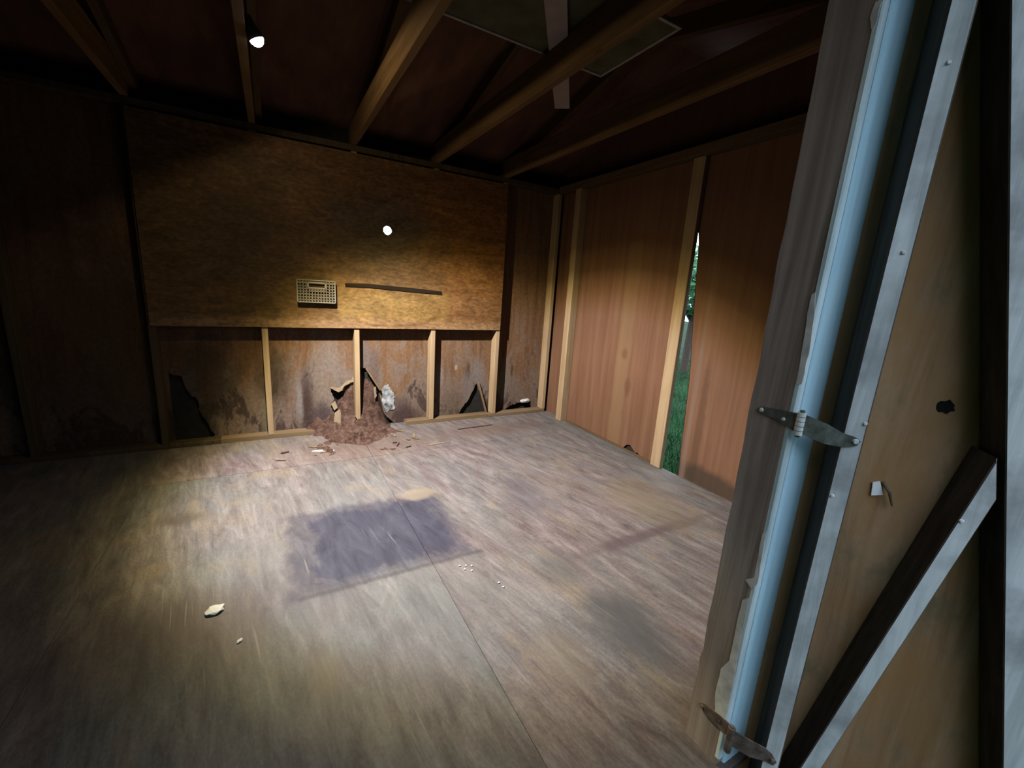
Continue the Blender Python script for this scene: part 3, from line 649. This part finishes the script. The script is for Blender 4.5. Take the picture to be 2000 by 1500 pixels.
p, q = (.102, 1.677), (.417, .299); wv = .042
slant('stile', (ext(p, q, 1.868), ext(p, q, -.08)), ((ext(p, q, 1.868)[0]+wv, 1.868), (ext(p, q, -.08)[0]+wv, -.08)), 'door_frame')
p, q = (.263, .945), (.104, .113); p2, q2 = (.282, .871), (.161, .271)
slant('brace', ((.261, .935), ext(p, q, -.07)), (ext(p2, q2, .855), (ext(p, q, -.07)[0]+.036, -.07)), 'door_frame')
def nail(sv, dep, z, d=(-1, 0, 0), r=.0045, mat='zinc', ln=.003):
    bm = bmesh.new(); a = dP(sv, dep, z); add_rod(bm, a, a+Vector(d)*ln, r, 8, r*.6); link('nail', bm, mat, dr)
for sv, z in ((.043, 1.597), (.047, 1.291), (.056, .963), (.032, .80)): nail(sv, DEP, z)
nail(.240, DEP*.98, .80)
slab('knot_hole', [(-a, b_) for a, b_ in circ(.206, 1.004, .014, 14, .25, 3)], [], 0, -.0015, .001, 'felt', dr)
def split_lit_shaded(o):  # light and shade put into colour: doorway-side faces pale, other sides dark
    o.data.materials.clear(); o.data.materials.append(M['door_shaded']); o.data.materials.append(M['door_lit'])
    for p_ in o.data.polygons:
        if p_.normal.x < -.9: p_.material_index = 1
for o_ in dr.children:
    if o_.name.split('.')[0] in ('stile', 'rail', 'brace'): split_lit_shaded(o_)
dr_inv = (Matrix.Translation(DH) @ Matrix.Rotation(DTH-math.pi/2, 4, 'Z')).inverted()
def dl(p): return dr_inv @ Vector(p)
# hinges: one mid height, one rusty at the foot
KX, KY = X0-.004, -2.958
def hinge(leaf, knuckle, root, tip, mat):
    h = empty('hinge'); h.parent = dr
    bm = bmesh.new(); fa = [bm.verts.new(dl((X0-.0045, *q_))) for q_ in leaf]; fb = [bm.verts.new(dl((X0-.0005, *q_))) for q_ in leaf]
    bm.faces.new(fa); bm.faces.new(fb[::-1])
    for i in range(len(fa)): bm.faces.new([fa[i], fb[i], fb[(i+1) % len(fa)], fa[(i+1) % len(fa)]])
    link('jamb_leaf', bm, mat, h)
    bm = bmesh.new(); kz0, kz1 = knuckle; n = 5
    for k in range(n):
        za = kz0+(kz1-kz0)*k/n; zb = kz0+(kz1-kz0)*(k+1)/n
        add_rod(bm, dl((KX, KY, za+.0008)), dl((KX, KY, zb-.0008)), .0085, 14)
    link('knuckle', bm, 'zinc' if mat == 'steel' else mat, h)
    bm = bmesh.new(); add_rod(bm, dl((KX, KY, kz0-.004)), dl((KX, KY, kz1+.004)), .0045, 10); link('pin', bm, mat, h)
    lp = [dl((KX+.002, KY-.006, root[0]))]; tp = [dP(a_, DEP+.002, b_) for a_, b_ in tip]; l1 = dl((KX+.002, KY-.006, root[1]))
    m0 = lp[0].lerp(tp[0], .55)+Vector((-.004, 0, .003)); m1 = l1.lerp(tp[-1], .55)+Vector((-.004, 0, -.004))
    lp = lp+[m0]+tp+[m1, l1]
    bm = bmesh.new(); f = [bm.verts.new(v) for v in lp]; g = [bm.verts.new(v+Vector((-.003, -.001, 0))) for v in lp]
    bm.faces.new(f[::-1]); bm.faces.new(g)
    for i in range(len(f)): bm.faces.new([f[i], f[(i+1) % len(f)], g[(i+1) % len(f)], g[i]])
    bmesh.ops.triangulate(bm, faces=bm.faces[:]); link('door_leaf', bm, mat, h)
    def screw(p_, d_, r_):
        bm = bmesh.new(); add_rod(bm, p_, p_+d_, r_, 10, r_*.7); link('screw', bm, 'zinc' if mat == 'steel' else mat, h)
    nx = dr_inv.to_3x3() @ Vector((-1, 0, 0))
    screw(dl((X0-.0045, leaf[0][0]-.01, leaf[0][1]-.001)), nx*.003, .005)
    screw(dl((X0-.0045, -2.925, (leaf[3][1]+leaf[4][1])/2)), nx*.003, .004)
    screw((tp[1]+tp[3])/2+Vector((-.003, 0, 0)), Vector((-.004, 0, 0)), .006)
hinge([(-2.866, .953), (-2.874, .959), (-2.91, .962), (-2.948, .965), (-2.95, .925), (-2.938, .93), (-2.909, .94), (-2.876, .945)], (.920, .970), (.966, .924),
      [(.024, .938), (.044, .934), (.054, .927), (.049, .916), (.025, .909)], 'steel')
hinge([(-2.866, .128), (-2.880, .140), (-2.93, .150), (-2.948, .150), (-2.95, .116), (-2.94, .114), (-2.91, .112), (-2.885, .113)], (.075, .150), (.145, .10),
      [(.024, .125), (.040, .115), (.052, .098), (.046, .085), (.026, .088)], 'rust')
DW = dr_inv.inverted()
def on_door(name, bm, mat): 
    o = link(name, bm, mat); o.matrix_world = DW; return o
tg = slab('paper_tag', [(-.122, .820), (-.134, .825), (-.145, .796), (-.125, .790)], [], 0, -.005, -.002, 'tag'); tg.matrix_world = DW; tag(tg, 'small white paper tag stuck to the open plywood door', 'tag')
bm = bmesh.new(); add_rod(bm, dP(.140, .0005, .824), dP(.150, .016, .808), .0035, 8); add_rod(bm, dP(.150, .016, .808), dP(.162, .012, .778), .0035, 8, .002)
tag(on_door('bent_nail', bm, 'splinter'), 'bent pale nail beside the white tag on the door', 'nail')

# ------------------------------------------------------------------ outside
bm = bmesh.new(); add_box(bm, -25, 30, -25, 25, -.45, -.36); gr = struct(link('ground', bm, 'soil'))
rg = random.Random(9); bm = bmesh.new()
for i in range(9000):
    a = math.atan2(1.82, 2.394)+rg.uniform(-.16, .16); rr = 3.1+rg.random()**1.6*9
    x, y = CAM.x+rr*math.cos(a), CAM.y+rr*math.sin(a)
    if x < 3.2: continue
    h = rg.uniform(.05, .13); q = rg.uniform(0, 6.28); dx, dy = math.cos(q)*.008, math.sin(q)*.008; lx, ly = rg.uniform(-.04, .04), rg.uniform(-.04, .04)
    bm.faces.new([bm.verts.new((x-dx, y-dy, -.365)), bm.verts.new((x+dx, y+dy, -.365)), bm.verts.new((x+lx, y+ly, -.365+h))])
go = link('grass', bm, 'grass'); go['kind'] = 'stuff'; go['label'] = 'green grass outside, seen through the gap in the right wall'; go['category'] = 'grass'
def sky_blocker(x0, x1, y0, y1, h):
    bm = bmesh.new(); add_box(bm, x0, x1, y0, y1, -.37, h)
    bmesh.ops.subdivide_edges(bm, edges=bm.edges[:], cuts=14, use_grid_fill=True)
    for v in bm.verts:
        if v.co.z > -.3: v.co += Vector((noise.noise(v.co*1.3), noise.noise(v.co*1.3+Vector((9, 0, 0))), noise.noise(v.co*1.3+Vector((0, 9, 0)))))*.3
    return struct(link('sky_blocker', bm, 'sky_blocker'))
sky_blocker(-2.6, 9, -8.6, -7.2, 2.7); sky_blocker(-4.6, -3.2, -8.6, 1.5, 6.0)  # invented foliage masses out of view, added to hold back daylight
def tree(loc, trunk_h, rx, rz, n, seed, label):
    rnd = random.Random(seed); t = empty('tree', loc)
    bm = bmesh.new(); add_rod(bm, (0, 0, 0), (.1, .05, trunk_h), .09, 10, .06)
    for k in range(5):
        a = k*1.3; add_rod(bm, (.08, .04, trunk_h*.75), (math.cos(a)*rx*.6, math.sin(a)*rx*.6, trunk_h+rz*.6), .045, 6, .015)
    link('trunk', bm, 'bark', t); bm = bmesh.new()
    for i in range(n):
        v = Vector((rnd.gauss(0, 1), rnd.gauss(0, 1), rnd.gauss(0, 1))).normalized()*rnd.random()**.45
        c = Vector((v.x*rx, v.y*rx, trunk_h+rz*.7+v.z*rz)); s = rnd.uniform(.05, .11)
        d1 = Vector((rnd.uniform(-1, 1), rnd.uniform(-1, 1), rnd.uniform(-.6, .3))).normalized(); d2 = d1.orthogonal().normalized()
        bm.faces.new([bm.verts.new(c-d1*s), bm.verts.new(c+d2*s*.45), bm.verts.new(c+d1*s), bm.verts.new(c-d2*s*.45)])
    link('crown', bm, 'leaf', t); tag(t, label, 'tree')
tree((8.6, 2.75, -.37), 1.5, 1.0, .75, 2600, 1, 'leafy green tree outside, glimpsed through the gap in the right wall')
